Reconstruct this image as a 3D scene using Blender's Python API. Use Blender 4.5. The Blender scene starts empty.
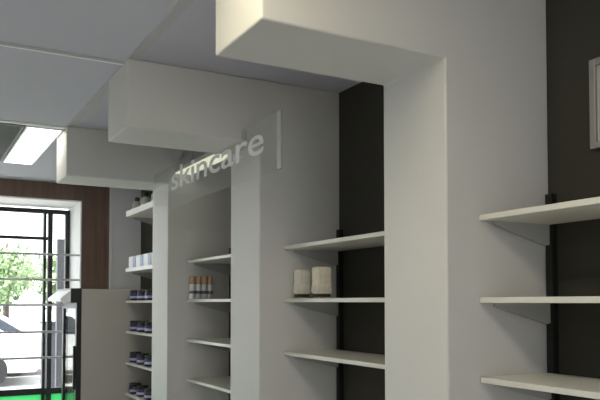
import bpy, bmesh, math, random
from mathutils import Vector, Matrix
R = math.radians
random.seed(4)
scene = bpy.context.scene
C = scene.collection

# ------------------------------------------------------------------ helpers
def mat(name):
    m = bpy.data.materials.new(name); m.use_nodes = True
    nt = m.node_tree
    return m, nt, nt.nodes['Principled BSDF']

def simple(name, col, rough=0.5, metal=0.0, bump=0.0, bscale=60.0, var=0.0, vscale=6.0, spec=0.5):
    """Procedural painted surface: slight noise in colour and a fine bump."""
    m, nt, b = mat(name)
    b.inputs['Roughness'].default_value = rough
    b.inputs['Metallic'].default_value = metal
    b.inputs['Specular IOR Level'].default_value = spec
    tc = nt.nodes.new('ShaderNodeTexCoord')
    n = nt.nodes.new('ShaderNodeTexNoise'); n.inputs['Scale'].default_value = vscale
    n.inputs['Detail'].default_value = 4
    nt.links.new(tc.outputs['Object'], n.inputs['Vector'])
    r = nt.nodes.new('ShaderNodeValToRGB')
    v = var or 0.02
    r.color_ramp.elements[0].position = .3; r.color_ramp.elements[1].position = .7
    r.color_ramp.elements[0].color = (*[c*(1-v) for c in col], 1)
    r.color_ramp.elements[1].color = (*[min(1, c*(1+v)) for c in col], 1)
    nt.links.new(n.outputs['Fac'], r.inputs['Fac'])
    nt.links.new(r.outputs['Color'], b.inputs['Base Color'])
    if bump:
        n2 = nt.nodes.new('ShaderNodeTexNoise'); n2.inputs['Scale'].default_value = bscale
        n2.inputs['Detail'].default_value = 3
        nt.links.new(tc.outputs['Object'], n2.inputs['Vector'])
        bp = nt.nodes.new('ShaderNodeBump'); bp.inputs['Strength'].default_value = bump
        bp.inputs['Distance'].default_value = .002
        nt.links.new(n2.outputs['Fac'], bp.inputs['Height'])
        nt.links.new(bp.outputs['Normal'], b.inputs['Normal'])
    return m

def emit(name, col, strength):
    m = bpy.data.materials.new(name); m.use_nodes = True
    nt = m.node_tree; nt.nodes.clear()
    e = nt.nodes.new('ShaderNodeEmission'); e.inputs[0].default_value = (*col, 1); e.inputs[1].default_value = strength
    o = nt.nodes.new('ShaderNodeOutputMaterial'); nt.links.new(e.outputs[0], o.inputs[0])
    return m

def pane_mat(name, tint, ior=1.5, boost=.7, haze=0.0):
    """Thin clear sheet: transparent with a fresnel gloss and, if asked, a faint surface haze."""
    m = bpy.data.materials.new(name); m.use_nodes = True
    nt = m.node_tree; nt.nodes.clear()
    t = nt.nodes.new('ShaderNodeBsdfTransparent'); t.inputs[0].default_value = (*tint, 1)
    g = nt.nodes.new('ShaderNodeBsdfGlossy'); g.inputs['Roughness'].default_value = 0.02
    # Schlick reflectance from either side of the sheet
    ge = nt.nodes.new('ShaderNodeNewGeometry')
    dt = nt.nodes.new('ShaderNodeVectorMath'); dt.operation = 'DOT_PRODUCT'
    nt.links.new(ge.outputs['Incoming'], dt.inputs[0]); nt.links.new(ge.outputs['Normal'], dt.inputs[1])
    ab = nt.nodes.new('ShaderNodeMath'); ab.operation = 'ABSOLUTE'; nt.links.new(dt.outputs['Value'], ab.inputs[0])
    om = nt.nodes.new('ShaderNodeMath'); om.operation = 'SUBTRACT'; om.inputs[0].default_value = 1; nt.links.new(ab.outputs[0], om.inputs[1])
    pw = nt.nodes.new('ShaderNodeMath'); pw.operation = 'POWER'; pw.inputs[1].default_value = 5; nt.links.new(om.outputs[0], pw.inputs[0])
    r0 = ((ior-1)/(ior+1))**2
    f = nt.nodes.new('ShaderNodeMath'); f.operation = 'MULTIPLY_ADD'; f.inputs[1].default_value = 1-r0; f.inputs[2].default_value = r0
    nt.links.new(pw.outputs[0], f.inputs[0])
    mx = nt.nodes.new('ShaderNodeMixShader')
    mu = nt.nodes.new('ShaderNodeMath'); mu.operation = 'MULTIPLY'; mu.use_clamp = True; mu.inputs[1].default_value = boost
    nt.links.new(f.outputs[0], mu.inputs[0]); nt.links.new(mu.outputs[0], mx.inputs[0])
    nt.links.new(t.outputs[0], mx.inputs[1]); nt.links.new(g.outputs[0], mx.inputs[2])
    last = mx
    if haze:
        d = nt.nodes.new('ShaderNodeBsdfDiffuse'); d.inputs[0].default_value = (.8, .82, .82, 1)
        m2 = nt.nodes.new('ShaderNodeMixShader'); m2.inputs[0].default_value = haze
        nt.links.new(mx.outputs[0], m2.inputs[1]); nt.links.new(d.outputs[0], m2.inputs[2]); last = m2
    o = nt.nodes.new('ShaderNodeOutputMaterial'); nt.links.new(last.outputs[0], o.inputs[0])
    return m

def film_mat(name, col, trans=.6):
    m = bpy.data.materials.new(name); m.use_nodes = True
    nt = m.node_tree; nt.nodes.clear()
    a = nt.nodes.new('ShaderNodeBsdfDiffuse'); a.inputs[0].default_value = (*col, 1)
    b = nt.nodes.new('ShaderNodeBsdfTranslucent'); b.inputs[0].default_value = (*col, 1)
    n = nt.nodes.new('ShaderNodeTexNoise'); n.inputs['Scale'].default_value = 5
    mr = nt.nodes.new('ShaderNodeMapRange'); mr.inputs['To Min'].default_value = trans-.05; mr.inputs['To Max'].default_value = trans+.05
    x = nt.nodes.new('ShaderNodeMixShader')
    nt.links.new(n.outputs['Fac'], mr.inputs['Value']); nt.links.new(mr.outputs[0], x.inputs[0])
    nt.links.new(a.outputs[0], x.inputs[1]); nt.links.new(b.outputs[0], x.inputs[2])
    o = nt.nodes.new('ShaderNodeOutputMaterial'); nt.links.new(x.outputs[0], o.inputs[0])
    return m

def wood_mat(name, c0, c1):
    m, nt, b = mat(name)
    b.inputs['Roughness'].default_value = .55
    tc = nt.nodes.new('ShaderNodeTexCoord')
    mp = nt.nodes.new('ShaderNodeMapping'); mp.inputs['Scale'].default_value = (26, 26, 1.5)
    n = nt.nodes.new('ShaderNodeTexNoise'); n.inputs['Scale'].default_value = 1.4; n.inputs['Detail'].default_value = 6
    r = nt.nodes.new('ShaderNodeValToRGB')
    r.color_ramp.elements[0].position = .3; r.color_ramp.elements[0].color = (*c0, 1)
    r.color_ramp.elements[1].position = .7; r.color_ramp.elements[1].color = (*c1, 1)
    nt.links.new(tc.outputs['Object'], mp.inputs[0]); nt.links.new(mp.outputs[0], n.inputs['Vector'])
    nt.links.new(n.outputs['Fac'], r.inputs['Fac']); nt.links.new(r.outputs['Color'], b.inputs['Base Color'])
    return m

M = dict(
    paint=simple('white_wall_paint', (.60, .592, .566), .55, bump=.15, bscale=120, vscale=2, spec=.3),
    ceil=simple('ceiling_paint', (.51, .505, .565), .8, bump=.15, bscale=90, vscale=1.5, spec=.2),
    ceil2=simple('ceiling_joint_grey', (.45, .45, .46), .8),
    dark=simple('charcoal_wall_panel', (.037, .0355, .027), .6, bump=.1, bscale=80, var=.06, vscale=3, spec=.3),
    wood=wood_mat('dark_brown_panel', (.135, .08, .056), (.20, .128, .092)),
    shelf=simple('white_shelf_laminate', (.66, .645, .58), .35, vscale=5),
    bracket=simple('pale_grey_metal', (.42, .42, .40), .45),
    black=simple('black_plastic', (.012, .012, .013), .4),
    rail=simple('black_rail', (.008, .008, .008), .5),
    alu=simple('brushed_aluminium', (.30, .30, .29), .4, metal=.5),
    greyside=simple('grey_appliance_side', (.43, .405, .36), .5, bump=.05),
    white=simple('white_plastic', (.8, .8, .8), .4),
    floor=simple('grey_floor_tile', (.78, .77, .75), .4, var=.06, vscale=3),
    glass=pane_mat('clear_glass', (.96, .98, .97)),
    sheet=pane_mat('sign_glass', (.985, .99, .985), ior=1.5, boost=.28, haze=.05),
    edge=simple('polished_glass_edge', (.45, .46, .45), .2),
    letter=film_mat('frosted_white_letter', (.86, .87, .87), .15),
    green=film_mat('green_window_film', (.22, .70, .36), .75),
    vent=simple('dark_grey_grille', (.12, .12, .125), .6, var=.15, vscale=40),
    jamb=simple('white_reveal', (.82, .82, .82), .6),
    bar=simple('pale_metal_bar', (.7, .7, .71), .5),
    frame=simple('black_window_frame', (.012, .012, .014), .5),
    beige=simple('beige_speckled_print', (.82, .75, .60), .5, var=.12, vscale=45),
    beige2=simple('beige_grey_print', (.74, .70, .60), .5, var=.12, vscale=45),
    brown=simple('dark_brown_tray', (.05, .042, .03), .6),
    orange=simple('orange_cap', (.50, .33, .21), .5),
    bottle=simple('white_bottle', (.74, .74, .74), .35),
    bluegrey=simple('blue_grey_print', (.16, .16, .2), .5),
    navy=simple('navy_jar', (.018, .020, .075), .3),
    lav=simple('pale_lavender_label', (.42, .42, .62), .5),
    pale_blue=simple('pale_blue_print', (.35, .42, .62), .5),
    olive=simple('grey_green_bottle', (.42, .42, .36), .4),
    leaf=simple('leaf_green', (.24, .34, .17), .6, var=.4, vscale=3),
    bark=simple('bark', (.06, .05, .04), .9, var=.3, vscale=20),
    asphalt=simple('pale_concrete', (.36, .355, .35), .9, var=.08, vscale=1),
    carwhite=simple('white_car_paint', (.85, .85, .85), .25),
    carpink=simple('silver_pink_car_paint', (.8, .66, .68), .25),
    tyre=simple('tyre_rubber', (.02, .02, .022), .8),
    carglass=simple('dark_car_glass', (.03, .04, .06), .08),
    post=simple('grey_post_paint', (.03, .03, .036), .6),
    cabinet=simple('slate_grey_cabinet', (.04, .042, .06), .6),
    lamp=emit('left_fill_diffuser', (.97, .98, 1.0), 6.0),  # emission of the added fill panels by the left wall
    lamp_near=emit('warm_fluorescent_diffuser', (1.0, .91, .66), 9.5),
    lamp_fill=emit('rear_fill_diffuser', (1.0, .97, .96), 14.5),  # emission of the added fill panel behind the camera
    lamp_far=emit('far_fluorescent_diffuser', (1.0, .955, .85), 7.0),
    lamp_strip=emit('dim_strip_diffuser', (1.0, .97, .72), .85),
)

def box(bm, x0, x1, y0, y1, z0, z1):
    vs = [bm.verts.new((x, y, z)) for x in (x0, x1) for y in (y0, y1) for z in (z0, z1)]
    for f in ((0,1,3,2),(4,6,7,5),(0,4,5,1),(2,3,7,6),(0,2,6,4),(1,5,7,3)):
        bm.faces.new([vs[i] for i in f])

def prism(bm, pts, axis, a, b):
    """Extrude a 2D outline along an axis from a to b."""
    def p3(p, t):
        return {'x': (t, p[0], p[1]), 'y': (p[0], t, p[1]), 'z': (p[0], p[1], t)}[axis]
    va = [bm.verts.new(p3(p, a)) for p in pts]; vb = [bm.verts.new(p3(p, b)) for p in pts]
    bm.faces.new(va); bm.faces.new(vb[::-1])
    n = len(pts)
    for i in range(n):
        bm.faces.new((va[i], vb[i], vb[(i+1) % n], va[(i+1) % n]))

def lathe(bm, prof, cx, cy, n=20):
    rings = []
    for r, z in prof:
        rings.append([bm.verts.new((cx+r*math.cos(2*math.pi*k/n), cy+r*math.sin(2*math.pi*k/n), z)) for k in range(n)])
    for a, b in zip(rings, rings[1:]):
        for k in range(n):
            bm.faces.new((a[k], a[(k+1) % n], b[(k+1) % n], b[k]))
    bm.faces.new(rings[0][::-1]); bm.faces.new(rings[-1])

def rod(bm, p, q, r, n=10):
    p, q = Vector(p), Vector(q); d = (q-p).normalized()
    u = d.orthogonal().normalized(); v = d.cross(u)
    A = [bm.verts.new(p+r*(u*math.cos(2*math.pi*k/n)+v*math.sin(2*math.pi*k/n))) for k in range(n)]
    B = [bm.verts.new(q+r*(u*math.cos(2*math.pi*k/n)+v*math.sin(2*math.pi*k/n))) for k in range(n)]
    for k in range(n):
        bm.faces.new((A[k], A[(k+1) % n], B[(k+1) % n], B[k]))
    bm.faces.new(A[::-1]); bm.faces.new(B)

def obj(name, bm, m, parent=None, bevel=0.0, smooth=False, seg=2):
    bmesh.ops.recalc_face_normals(bm, faces=bm.faces)
    me = bpy.data.meshes.new(name); bm.to_mesh(me); bm.free()
    o = bpy.data.objects.new(name, me); C.objects.link(o)
    me.materials.append(m)
    if smooth:
        for p in me.polygons: p.use_smooth = True
    if bevel:
        b = o.modifiers.new('bevel', 'BEVEL'); b.width = bevel; b.segments = seg; b.limit_method = 'ANGLE'
    if parent is not None: o.parent = parent
    return o

def tag(o, label, cat, group=None):
    o['label'] = label; o['category'] = cat
    if group: o['group'] = group
    return o

def thing(name, label, cat, loc=(0, 0, 0), group=None):
    o = bpy.data.objects.new(name, None); C.objects.link(o)
    o.empty_display_size = .05
    o.location = loc
    return tag(o, label, cat, group)

def struct(o):
    o['kind'] = 'structure'; return o

def dup(root, loc, label, group=None):
    r = root.copy(); C.objects.link(r); r.location = loc; r['label'] = label
    if group: r['group'] = group
    for ch in list(root.children):
        c = ch.copy(); C.objects.link(c); c.parent = r
        for g in list(ch.children):
            d = g.copy(); C.objects.link(d); d.parent = c
    return r

def B(*a):
    bm = bmesh.new(); box(bm, *a); return bm

# ------------------------------------------------------------------ layout (metres; eye at z = 1.6)
E = 1.6
XA, XL, XW, XS = .8146, 1.4455, 1.891, 1.5745      # arm end, leg face, back wall, shelf front
ZC, ZA = E+1.0565, E+.757                          # ceiling, underside of arms
FR = [(1.700, 2.031), (3.034, 3.379), (4.394, 4.723)]
XLW, YB, YF, YO = -3.2, -2.6, 6.55, 7.12

# ------------------------------------------------------------------ room shell
struct(obj('floor', B(XLW-.2, XW+.2, YB-.2, YO+.05, -.1, 0), M['floor']))
struct(obj('ceiling', B(XLW-.2, XW+.2, YB-.2, YO+.05, ZC, ZC+.12), M['ceil']))
struct(obj('wall_left', B(XLW-.15, XLW, YB-.15, YO+.05, 0, ZC), M['paint']))
BX0, BX1, BZ0, BZ1 = -1.3, .7, .85, 2.25            # made-up window behind the camera, added to bring daylight onto camera-facing surfaces
struct(obj('wall_back', B(XLW, BX0, YB-.15, YB, 0, ZC), M['paint']))
struct(obj('wall_back_right', B(BX1, XW, YB-.15, YB, 0, ZC), M['paint']))
struct(obj('wall_back_top', B(BX0, BX1, YB-.15, YB, BZ1, ZC), M['paint']))
struct(obj('wall_back_bottom', B(BX0, BX1, YB-.15, YB, 0, BZ0), M['paint']))
wb2 = bpy.data.objects.new('added_window_2', None); C.objects.link(wb2); struct(wb2)
bm = bmesh.new()
for a_ in ((BX0, BX0+.05, BZ0, BZ1), (BX1-.05, BX1, BZ0, BZ1), (BX0+.05, BX1-.05, BZ0, BZ0+.05), (BX0+.05, BX1-.05, BZ1-.05, BZ1), (-.325, -.275, BZ0+.05, BZ1-.05)):
    box(bm, a_[0], a_[1], YB-.10, YB-.05, a_[2], a_[3])
obj('added_window_frame', bm, M['frame'], wb2)
obj('window_pane', B(BX0+.05, BX1-.05, YB-.079, YB-.071, BZ0+.05, BZ1-.05), M['glass'], wb2)
struct(obj('wall_right', B(XW, XW+.15, YB-.15, YO+.05, 0, ZC), M['dark']))
# far wall: brown panelling round a deep shop window
WX0, WX1, WZ1 = -1.6, 1.353, E+.909
struct(obj('wall_far', B(WX0, WX1, YF, YO, WZ1, ZC), M['wood']))
struct(obj('wall_far_left', B(XLW, WX0, YF, YO, 0, ZC), M['wood']))
struct(obj('wall_far_right', B(WX1, 1.610, YF, YO, 0, ZC), M['wood']))
struct(obj('wall_corner', B(1.610, XW, YF-.012, YO, 0, ZC), M['jamb']))
struct(obj('trim_1', B(1.600, 1.622, YF-.03, YF, 0, ZC), M['jamb']))
# white reveal lining of the window
struct(obj('trim_2', B(WX1-.012, WX1, YF-.005, YO, 0, WZ1), M['jamb']))
struct(obj('trim_7', B(WX0, WX1-.012, YF-.005, YO, WZ1-.012, WZ1), M['jamb']))
# ceiling joints
struct(obj('trim_3', B(XLW, XA, 3.09, 3.11, ZC-.006, ZC), M['ceil2'])) 
struct(obj('trim_4', B(XLW, XA, 3.11, 3.122, ZC-.008, ZC), M['jamb']))
struct(obj('trim_5', B(XLW, XA, 4.425, 4.455, ZC-.010, ZC), M['jamb']))
struct(obj('trim_6', B(XA, XA+.04, YB, 4.39, ZC-.006, ZC), M['ceil2']))

# window: black posts, bars, glass, green lower film
win = bpy.data.objects.new('window_1', None); C.objects.link(win); struct(win)
YG = 7.05
def wb(x0, x1, z0, z1, y0=YG-.03, y1=YG+.03): return B(x0, x1, y0, y1, z0, z1)
bm = bmesh.new()
box(bm, WX0, WX1-.012, YG-.03, YG+.03, E+.835, E+.875)
obj('window_head', bm, M['frame'], win)
obj('window_transom', wb(WX0, 1.165, E+.585, E+.612), M['frame'], win)
obj('window_sill', wb(WX0, WX1-.012, E-.86, E-.805), M['frame'], win)
for x0, x1 in ((1.104, 1.128), (1.147, 1.185), (1.302, 1.340), (-.2, -.16)):
    obj('window_post', wb(x0, x1, 0, E+.835, YG-.034, YG+.034), M['frame'], win)
obj('window_pane', wb(WX0, WX1-.012, E-.805, WZ1-.012, YG-.004, YG+.004), M['glass'], win)
obj('lower_panel', wb(WX0, WX1-.012, 0, E-.86, YG-.004, YG+.004), M['green'], win)

# security grille inside the window opening
for z in (.419, .196, -.026, -.261, -.486):
    bm = bmesh.new(); rod(bm, (WX0, YF+.02, E+z), (WX1-.012, YF+.02, E+z), .010)
    gb = obj('grille_bar', bm, M['bar'], win, smooth=True)

# ------------------------------------------------------------------ inverted-L partitions
labels = ['nearest white partition, its thick arm jutting out overhead across the top of the picture',
          'middle white partition with overhead arm, the glass lettered sign hung under it',
          'farthest white partition with overhead arm, its end glowing beside the lit ceiling light']
for (y0, y1), lb in zip(FR, labels):
    bm = bmesh.new()
    yo = y0
    prism(bm, [(XA, ZA), (XA, ZC), (XW, ZC), (XW, 0), (XL, 0), (XL, ZA)], 'y', y0, y1)
    o = obj('partition', bm, M['paint'], bevel=.006)
    for v in o.data.vertices: v.co.y -= yo
    o.location = (0, yo, 0)
    tag(o, lb, 'partition', 'white inverted L partitions along the shelf wall')

# ------------------------------------------------------------------ shelves
def make_shelf(label, y0, y1, z, lip=None, group='white wall shelves', brackets=True):
    t = thing('wall_shelf', label, 'shelf', (XW, y0, z), group)
    L = y1-y0; dpt = XW-XS
    obj('board', B(-dpt, -.024, 0, L, -.018, 0), M['shelf'], t, bevel=.002)
    if lip:
        obj('price_strip', B(-dpt-.004, -dpt, 0, L, -.018, lip), M['white'], t)
    for yy in ((.035, L-.016) if brackets else ()):
        bm = bmesh.new()
        prism(bm, [(-.024, -.018), (-.024, -.085), (-.04, -.088), (-.27, -.03), (-.27, -.018)], 'y', yy-.003, yy+.003)
        obj('bracket', bm, M['bracket'], t)
    return t

def upright(label, y, z0=0, z1=E+.36):
    t = thing('shelf_upright', label, 'shelf rail', (XW, y, 0), 'black slotted shelf rails')
    obj('channel', B(-.024, 0, -.014, .014, z0, z1), M['rail'], t)
    bm = bmesh.new()
    z = .3
    while z < z1-.05:
        for s in (-.006, .006):
            box(bm, -.0248, -.0238, s-.002, s+.002, z, z+.022)
        z += .032
    obj('slot_row', bm, M['black'], t)

nm = ['upper', 'middle', 'lower']
for z, w in zip((.275, .015, -.235), ('topmost shelf in the nearest bay, beside the small framed notice at right',
                                      'empty middle shelf in the nearest bay at right edge, its edge seen level',
                                      'empty bottom shelf in the nearest bay at right edge, its top seen from above')):
    make_shelf('white ' + w, .69, 1.697, E+z)
for z, w in zip((.269, .017, -.235), ('empty shelf above the two beige boxes in the bay behind the nearest partition',
                                      'shelf carrying the two beige boxes in the bay behind the nearest partition',
                                      'empty shelf below the two beige boxes in the bay behind the nearest partition')):
    make_shelf('white ' + w, 2.034, 3.031, E+z)
for z, w in zip((.269, .018, -.237, -.490), ('shelf above the orange capped bottles in the bay behind the middle partition',
                                             'shelf carrying the orange capped bottles behind the middle partition',
                                             'empty shelf just below the orange capped bottles behind the middle partition',
                                             'empty lowest visible shelf, second under the orange capped bottles')):
    make_shelf('white ' + w, 3.382, 4.391, E+z)
FARZ = (.722, .265, .012, -.238, -.492, -.745)
for z, w, lip in zip(FARZ, ('topmost shelf of the farthest bay with bright white front strip, crowded with bottles',
                       'farthest bay shelf carrying white and blue cartons',
                       'farthest bay shelf of dark jars, just below the white cartons',
                       'farthest bay shelf of dark jars, second below the white cartons',
                       'farthest bay shelf of dark jars, third below the white cartons',
                       'farthest bay shelf of dark jars at the bottom edge of the picture'),
                     (.028, .012, None, None, None, None)):
    make_shelf('white ' + w, 4.726, 5.865, E+z, lip)
upright('black slotted shelf rail on the dark wall beside the nearest partition', 1.681)
upright('black slotted shelf rail behind the shelf of two beige boxes', 3.015)
upright('black slotted shelf rail behind the orange capped bottles', 4.375)
upright('black slotted shelf rail behind the dark jars in the farthest bay', 5.849, 0, E+.72)

# ------------------------------------------------------------------ framed notice on the dark wall
t = thing('framed_notice', 'small grey framed notice on the charcoal wall at the right edge', 'notice', (XW, 1.515, E+.479))
bm = bmesh.new()
w, h = .40, .283
for a in ((-.022, 0, -.022, 0, 0, h), (-.022, 0, -w, -w+.022, 0, h), (-.022, 0, -w+.022, -.022, 0, .022), (-.022, 0, -w+.022, -.022, h-.022, h)):
    box(bm, *a)
obj('frame', bm, M['alu'], t, bevel=.002)
obj('sheet', B(-.012, -.004, -w+.02, -.02, .02, h-.02), M['bracket'], t)

# ------------------------------------------------------------------ glass sign
XG = 1.36
t = thing('glass_sign', 'clear glass sign sheet with frosted lettering spanning between the middle and farthest partitions', 'sign', (XG, 2.64, E+.56))
y0, y1 = 0, FR[2][0]-2.64
a, b = FR[1][0]-2.64-.002, FR[1][1]-2.64+.002
zt, zn = .245, .757-.56
bm = bmesh.new()
prism(bm, [(.035, 0), (y1, 0), (y1, zt), (b, zt), (b, zn), (a, zn), (a, zt), (.035, zt)], 'x', -.005, .005)
obj('sheet', bm, M['sheet'], t)
obj('end_strip', B(-.006, 0.006, 0, .035, 0, zt), M['edge'], t, bevel=.001)
for yy in (a-.016, b+.002):
    obj('clip', B(-.012, .012, yy, yy+.014, zt-.05, zt-.005), M['bracket'], t, bevel=.002)
cu = bpy.data.curves.new('lettering', 'FONT'); cu.body = 'skincare'
cu.size = .19; cu.space_character = 1.0; cu.extrude = .0015; cu.offset = .001
tmp = bpy.data.objects.new('tmp', cu); C.objects.link(tmp)
dg = bpy.context.evaluated_depsgraph_get()
me = bpy.data.meshes.new_from_object(tmp.evaluated_get(dg))
C.objects.unlink(tmp); bpy.data.objects.remove(tmp)
xs = [v.co.x for v in me.vertices]; x0, x1 = min(xs), max(xs)
# reading direction runs from the far end towards the camera; letters fill the sheet
Ls, Le = 4.05-2.64, 2.80-2.64
for v in me.vertices:
    tt = (v.co.x-x0)/(x1-x0)
    v.co = Vector((-.0075-v.co.z, Ls+(Le-Ls)*tt, .098+v.co.y*.98))
me.materials.clear(); me.materials.append(M['letter'])
lt = bpy.data.objects.new('lettering', me); C.objects.link(lt); lt.parent = t
lt['label'] = 'frosted white lowercase lettering'

# ------------------------------------------------------------------ ceiling lights and vent
def ceiling_light(label, x0, x1, y0, y1, lamp, deep=.010):
    t = thing('ceiling_light', label, 'ceiling light', (x0, y0, ZC), 'fluorescent ceiling panels')
    w, l = x1-x0, y1-y0
    bm = bmesh.new(); f = .012
    for a in ((0, f, 0, l), (w-f, w, 0, l), (f, w-f, 0, f), (f, w-f, l-f, l)):
        box(bm, *a, -.014, 0)
    obj('frame', bm, M['white'], t)
    obj('diffuser', B(f+.002, w-f-.002, f+.002, l-f-.002, -deep, -.003), lamp, t)
ceiling_light('bright fluorescent ceiling panel beside the end of the farthest partition arm', .598, .812, 4.48, 5.72, M['lamp_far'])
ceiling_light('fluorescent ceiling panel above the camera, beside the nearest partition arm', .30, .60, .70, 1.90, M['lamp_near'], .08)
ceiling_light('added unseen fill light panel behind the camera, in line with the nearest partition arm', .12, .42, -1.6, -.4, M['lamp_fill'], .04)  # made-up fill out of view, lifts the near faces of the partitions
for nm_, y, lm in (('front', -1.6, 'lamp_fill'), ('middle', .9, 'lamp'), ('window', 3.6, 'lamp')):  # made-up row of unseen panels, general fill for the room
    ceiling_light('added unseen fill light panel along the left wall, %s one' % nm_, -2.0, -1.4, y, y+1.2, M['lamp'])
# slim strip light hung over the shelves behind the glass sign
t = thing('strip_light', 'slim glowing strip light hung above the shelves behind the lettered glass sign', 'strip light', (1.485, 3.385, E+.825))
obj('housing', B(0, .115, 0, 1.005, .004, .03), M['bracket'], t, bevel=.003)
obj('diffuser', B(.004, .111, .004, 1.001, 0, .004), M['lamp_strip'], t)
for y in (.15, .85):
    bm = bmesh.new(); rod(bm, (.06, y, .03), (.06, y, ZC-E-.825), .005)
    obj('stem', bm, M['bracket'], t, smooth=True)
t = thing('ceiling_vent', 'dark grey ceiling grille left of the lit fluorescent panel', 'vent', (-.02, 4.48, ZC))
bm = bmesh.new()
for a in ((0, .025, 0, 1.22), (.595, .61, 0, 1.22), (.025, .595, 0, .025), (.025, .595, 1.195, 1.22)):
    box(bm, *a, -.012, 0)
obj('vent_frame', bm, M['vent'], t)
obj('backing', B(.025, .595, .025, 1.195, -.003, 0), M['vent'], t)
bm = bmesh.new()
for k in range(26):
    y = .05+k*.044
    prism(bm, [(y, -.003), (y+.028, -.011), (y+.031, -.009), (y+.004, -.003+.0005)], 'x', .025, .595)
obj('slats', bm, M['vent'], t)

# ------------------------------------------------------------------ drinks fridge by the window
t = thing('display_fridge', 'grey sided display fridge with black front standing by the window', 'fridge', (1.180, 5.87, 0))
D, Wd, H = XW-1.180-.01, .60, E+.105
bm = bmesh.new()
box(bm, .04, D, 0, .03, .05, H); box(bm, .04, D, Wd-.03, Wd, .05, H)
box(bm, .04, D, .03, Wd-.03, H-.04, H); box(bm, .04, D, .03, Wd-.03, .05, .12); box(bm, D-.03, D, .03, Wd-.03, .12, H-.04)
obj('body', bm, M['greyside'], t, bevel=.004)
obj('plinth', B(.05, D-.02, .01, Wd-.01, 0, .05), M['black'], t)
bm = bmesh.new()
box(bm, 0, .04, 0, .05, .05, H-.11); box(bm, 0, .04, Wd-.05, Wd, .05, H-.11)
box(bm, 0, .04, .05, Wd-.05, .05, .14); box(bm, 0, .04, .05, Wd-.05, H-.16, H-.11)
d = obj('door', bm, M['black'], t, bevel=.004)
obj('door_glass', B(.012, .022, .05, Wd-.05, .14, H-.16), M['glass'], d)
obj('handle', B(-.02, 0, .012, .03, .9, 1.25), M['black'], d, bevel=.004)
obj('top_cap', B(-.045, .04, 0, Wd, H-.11, H+.005), M['black'], t, bevel=.004)
bm = bmesh.new()
prism(bm, [(-.045, H-.01), (-.125, H-.075), (-.12, H-.10), (-.045, H-.10)], 'y', .004, Wd-.004)
hd = obj('header', bm, M['white'], t, bevel=.003)
hd['label'] = 'white sloping header'
for z in (.45, .85, 1.2):
    bm = bmesh.new()
    for k in range(11):
        rod(bm, (.07+k*.05, .03, z), (.07+k*.05, Wd-.03, z), .003, 6)
    obj('rack', bm, M['bar'], t)

# ------------------------------------------------------------------ two beige boxes
def beige_box(label, x, y, w, dp, h, m1, m2):
    t = thing('product_box', label, 'box', (x, y, E+.017), 'beige boxes on the shelf')
    obj('tray', B(.003, w-.003, .003, dp-.003, .006, .020), M['brown'], t)
    for fx, fy in ((.008, .006), (w-.018, .006), (.008, dp-.016), (w-.018, dp-.016)):
        obj('foot', B(fx, fx+.010, fy, fy+.010, 0, .008), m1, t)
    bd = obj('carton', B(0, w, 0, dp, .020, h), m1, t, bevel=.005)
    obj('printed_band', B(-.0008, w+.0008, -.0008, dp+.0008, .028, .055), M['beige2'], bd)
    obj('lid', B(.004, w-.004, .004, dp-.004, h, h+.004), m2, t, bevel=.002)
beige_box('left of two small beige boxes on the white shelf, the slightly shorter one', 1.612, 2.95, .062, .055, .132, M['beige2'], M['beige'])
beige_box('right of two small beige boxes on the white shelf, the slightly taller one', 1.628, 2.80, .072, .06, .140, M['beige'], M['beige'])

# ------------------------------------------------------------------ bottles with orange caps
def bottle_root(label, loc, group):
    t = thing('bottle', label, 'bottle', loc, group)
    bm = bmesh.new(); lathe(bm, [(.015, 0), (.0185, .003), (.0185, .085), (.016, .095), (.012, .10)], 0, 0)
    b = obj('body', bm, M['bottle'], t, smooth=True)
    bm = bmesh.new(); lathe(bm, [(.0189, .035), (.0189, .055)], 0, 0)
    obj('label_band', bm, M['bluegrey'], b, smooth=True)
    bm = bmesh.new(); lathe(bm, [(.0175, .096), (.0185, .1), (.0175, .145), (.015, .148)], 0, 0)
    obj('cap', bm, M['orange'], t, smooth=True)
    return t
ord4 = ['outermost', 'second from the shelf edge', 'third from the shelf edge', 'nearest the dark back wall']
b0 = None
for k, x in enumerate((1.594, 1.634, 1.674, 1.714)):
    lb = 'small white bottle with orange cap, %s of the row of four' % ord4[k]
    loc = (x, 4.345, E+.018)
    if b0 is None: b0 = bottle_root(lb, loc, 'orange capped bottles in a row')
    else: dup(b0, loc, lb)

# ------------------------------------------------------------------ dark jars in the farthest bay
def jar_root(label, loc, group):
    t = thing('jar', label, 'jar', loc, group)
    bm = bmesh.new(); lathe(bm, [(.042, 0), (.048, .004), (.048, .056), (.043, .062)], 0, 0)
    b = obj('body', bm, M['navy'], t, smooth=True)
    bm = bmesh.new()
    n = 8
    va, vb = [], []
    for k in range(n+1):
        a = math.pi*.95 + math.pi*.55*k/n
        va.append(bm.verts.new((.0486*math.cos(a), .0486*math.sin(a), .018)))
        vb.append(bm.verts.new((.0486*math.cos(a), .0486*math.sin(a), .036)))
    for k in range(n): bm.faces.new((va[k], va[k+1], vb[k+1], vb[k]))
    obj('label_patch', bm, M['lav'], b)
    bm = bmesh.new(); lathe(bm, [(.044, .062), (.046, .064), (.046, .082), (.042, .085)], 0, 0)
    obj('lid', bm, M['black'], t, smooth=True)
    return t
rows = ['first shelf of jars under the white cartons', 'second shelf of jars under the white cartons',
        'third shelf of jars under the white cartons', 'bottom visible shelf of jars']
pos = ['beside the fridge', 'second from the fridge', 'third from the fridge', 'fourth from the fridge']
j0 = None
for r, z in zip(rows, FARZ[2:]):
    for p, y in zip(pos, (5.78, 5.57, 5.36, 5.15)):
        lb = 'navy jar, %s on the %s' % (p, r)
        loc = (1.635, y, E+z)
        if j0 is None: j0 = jar_root(lb, loc, 'dark jars on the farthest shelves')
        else: dup(j0, loc, lb)

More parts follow.
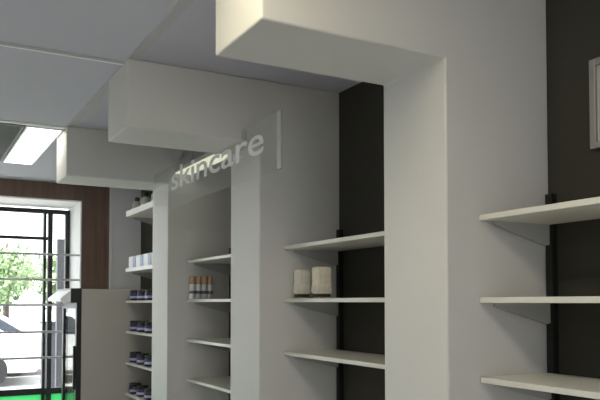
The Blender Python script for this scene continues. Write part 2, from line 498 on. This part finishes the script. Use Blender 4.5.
# white and blue cartons
c0 = None
for k, (p, y) in enumerate(zip(('beside the fridge end', 'second from the fridge end', 'third from the fridge end', 'fourth from the fridge end'), (5.66, 5.45, 5.24, 5.03))):
    lb = 'white carton with pale blue side, %s of the farthest shelf' % p
    if c0 is None:
        c0 = thing('carton', lb, 'carton', (1.592, y, E+FARZ[1]), 'white cartons in the farthest bay')
        cb = obj('body', B(0, .10, 0, .19, 0, .105), M['white'], c0, bevel=.002)
        obj('print_panel', B(-.0008, 0, .0, .07, .0, .105), M['pale_blue'], cb)
        obj('flap', B(.004, .096, .004, .186, .105, .107), M['white'], c0)
    else: dup(c0, (1.592, y, E+FARZ[1]), lb)

# assorted bottles on the top shelf
s0 = None
for k, (x, y) in enumerate(((1.64, 5.78), (1.72, 5.66), (1.63, 5.50), (1.71, 5.36), (1.63, 5.22), (1.71, 5.08))):
    p = ('first', 'second', 'third', 'fourth', 'fifth', 'sixth')[k]
    lb = 'dark capped bottle on the topmost far shelf, %s from the window end' % p
    loc = (x, y, E+FARZ[0])
    if s0 is None:
        s0 = thing('squat_bottle', lb, 'bottle', loc, 'grey bottles on the topmost far shelf')
        bm = bmesh.new(); lathe(bm, [(.036, 0), (.042, .004), (.042, .085), (.03, .10), (.016, .108)], 0, 0)
        b = obj('body', bm, M['olive'], s0, smooth=True)
        bm = bmesh.new(); lathe(bm, [(.0425, .02), (.0425, .045)], 0, 0)
        obj('label_band', bm, M['white'], b, smooth=True)
        bm = bmesh.new(); lathe(bm, [(.02, .106), (.02, .135), (.017, .138)], 0, 0)
        obj('cap', bm, M['black'], s0, smooth=True)
    else: dup(s0, loc, lb)

# ------------------------------------------------------------------ street outside
struct(obj('ground', B(-40, 60, YO+.05, 90, -.15, 0), M['asphalt']))

def tree(label, x, y, cr, cz, h, seed):
    rnd = random.Random(seed)
    t = thing('tree', label, 'tree', (x, y, 0), 'trees across the street')
    bm = bmesh.new(); lathe(bm, [(.16, 0), (.11, .5), (.09, cz), (.03, cz+cr*.6)], 0, 0, 10)
    obj('trunk', bm, M['bark'], t, smooth=True)
    bm = bmesh.new()
    for k in range(1500):
        while True:
            p = Vector((rnd.uniform(-1, 1), rnd.uniform(-1, 1), rnd.uniform(-1, 1)))
            if .25 < p.length < 1: break
        lump = .75+.25*math.sin(p.x*7+seed)*math.cos(p.z*6+p.y*5)
        c = Vector((p.x*cr*lump, p.y*cr*lump, cz+p.z*h*lump))
        s = rnd.uniform(.06, .13)
        u = Vector((rnd.gauss(0, 1), rnd.gauss(0, 1), rnd.gauss(0, 1))).normalized(); v = u.orthogonal().normalized()
        bm.faces.new([bm.verts.new(c+u*s), bm.verts.new(c+v*s*.6), bm.verts.new(c-u*s), bm.verts.new(c-v*s*.6)])
    obj('foliage', bm, M['leaf'], t)
tree('pale leafy tree seen through the left part of the shop window', 2.0, 20.5, 1.0, 2.25, .95, 1)
tree('leafy tree seen beside the black window post', 4.0, 21.3, 1.0, 2.15, .95, 2)
tree('distant leafy tree behind the others outside the window', 2.9, 26, 1.7, 2.6, 1.1, 3)

def car(label, x0, y, body, L=4.2, rot=0):
    t = thing('car', label, 'car', (x0, y, 0), 'cars parked outside the window')
    t.rotation_euler.z = rot
    bm = bmesh.new()
    prism(bm, [(0, .25), (-.05, .55), (.05, .85), (.9, .95), (1.5, 1.38), (2.9, 1.42), (3.7, .95), (4.15, .85), (4.2, .5), (4.15, .25)], 'y', 0, 1.7)
    b = obj('body', bm, body, t, bevel=.06)
    bm = bmesh.new()
    prism(bm, [(1.05, .97), (1.55, 1.32), (2.1, 1.34), (2.1, .97)], 'y', -.006, 1.706)
    prism(bm, [(2.18, .97), (2.18, 1.34), (2.85, 1.35), (3.45, .97)], 'y', -.006, 1.706)
    obj('side_window', bm, M['carglass'], b)
    for wx in (.8, 3.3):
        for wy in (-.02, 1.52):
            bm = bmesh.new(); rod(bm, (wx, wy, .31), (wx, wy+.2, .31), .31, 20)
            w = obj('wheel', bm, M['tyre'], t)
            bm = bmesh.new(); rod(bm, (wx, wy-.006, .31), (wx, wy+.206, .31), .17, 14)
            obj('hubcap', bm, M['alu'], w)
car('white car parked outside, its end seen through the left of the window', -1.95, 14.5, M['carwhite'])
car('pinkish silver car parked farther back outside the window', -1.3, 16.4, M['carpink'])
o = obj('signpost', B(-.05, .05, -.05, .05, 0, E+.78), M['post']); o.location = (1.655, 9.2, 0)
tag(o, 'dark grey post standing outside just right of the black window post', 'post')
t = thing('utility_cabinet', 'slate grey cabinet standing outside the right window pane', 'cabinet', (1.80, 10.4, 0))
obj('body', B(-.16, .16, -.15, .15, .05, 1.30), M['cabinet'], t, bevel=.01)
obj('plinth', B(-.14, .14, -.13, .13, 0, .05), M['post'], t)
obj('cap', B(-.18, .18, -.17, .17, 1.30, 1.33), M['post'], t)

# ------------------------------------------------------------------ light
w = bpy.data.worlds.new('sky'); scene.world = w; w.use_nodes = True
nt = w.node_tree; bg = nt.nodes['Background']
bg.inputs[0].default_value = (.93, .95, 1.0, 1); bg.inputs[1].default_value = 3.8
s = bpy.data.lights.new('sun', 'SUN'); s.energy = 22.0; s.angle = R(2); s.color = (1, .96, .9)
so = bpy.data.objects.new('sun', s); C.objects.link(so); so.rotation_euler = Vector((.62, .05, -.74)).to_track_quat('-Z', 'Y').to_euler(); so.location = (0, 0, 20)

# ------------------------------------------------------------------ camera
cam = bpy.data.cameras.new('camera'); co = bpy.data.objects.new('camera', cam); C.objects.link(co)
cam.sensor_width = 36; cam.lens = 713.67/600*36
cam.shift_y = (276.526-200)/600
cam.clip_start = .05; cam.clip_end = 300
co.location = (0, 0, E)
co.rotation_euler = (R(90+2.0446), 0, R(-28.7343))
scene.camera = co
vs = scene.view_settings
vs.view_transform = 'Standard'; vs.look = 'None'; vs.gamma = 1; vs.use_curve_mapping = False
vs.exposure = 0.06
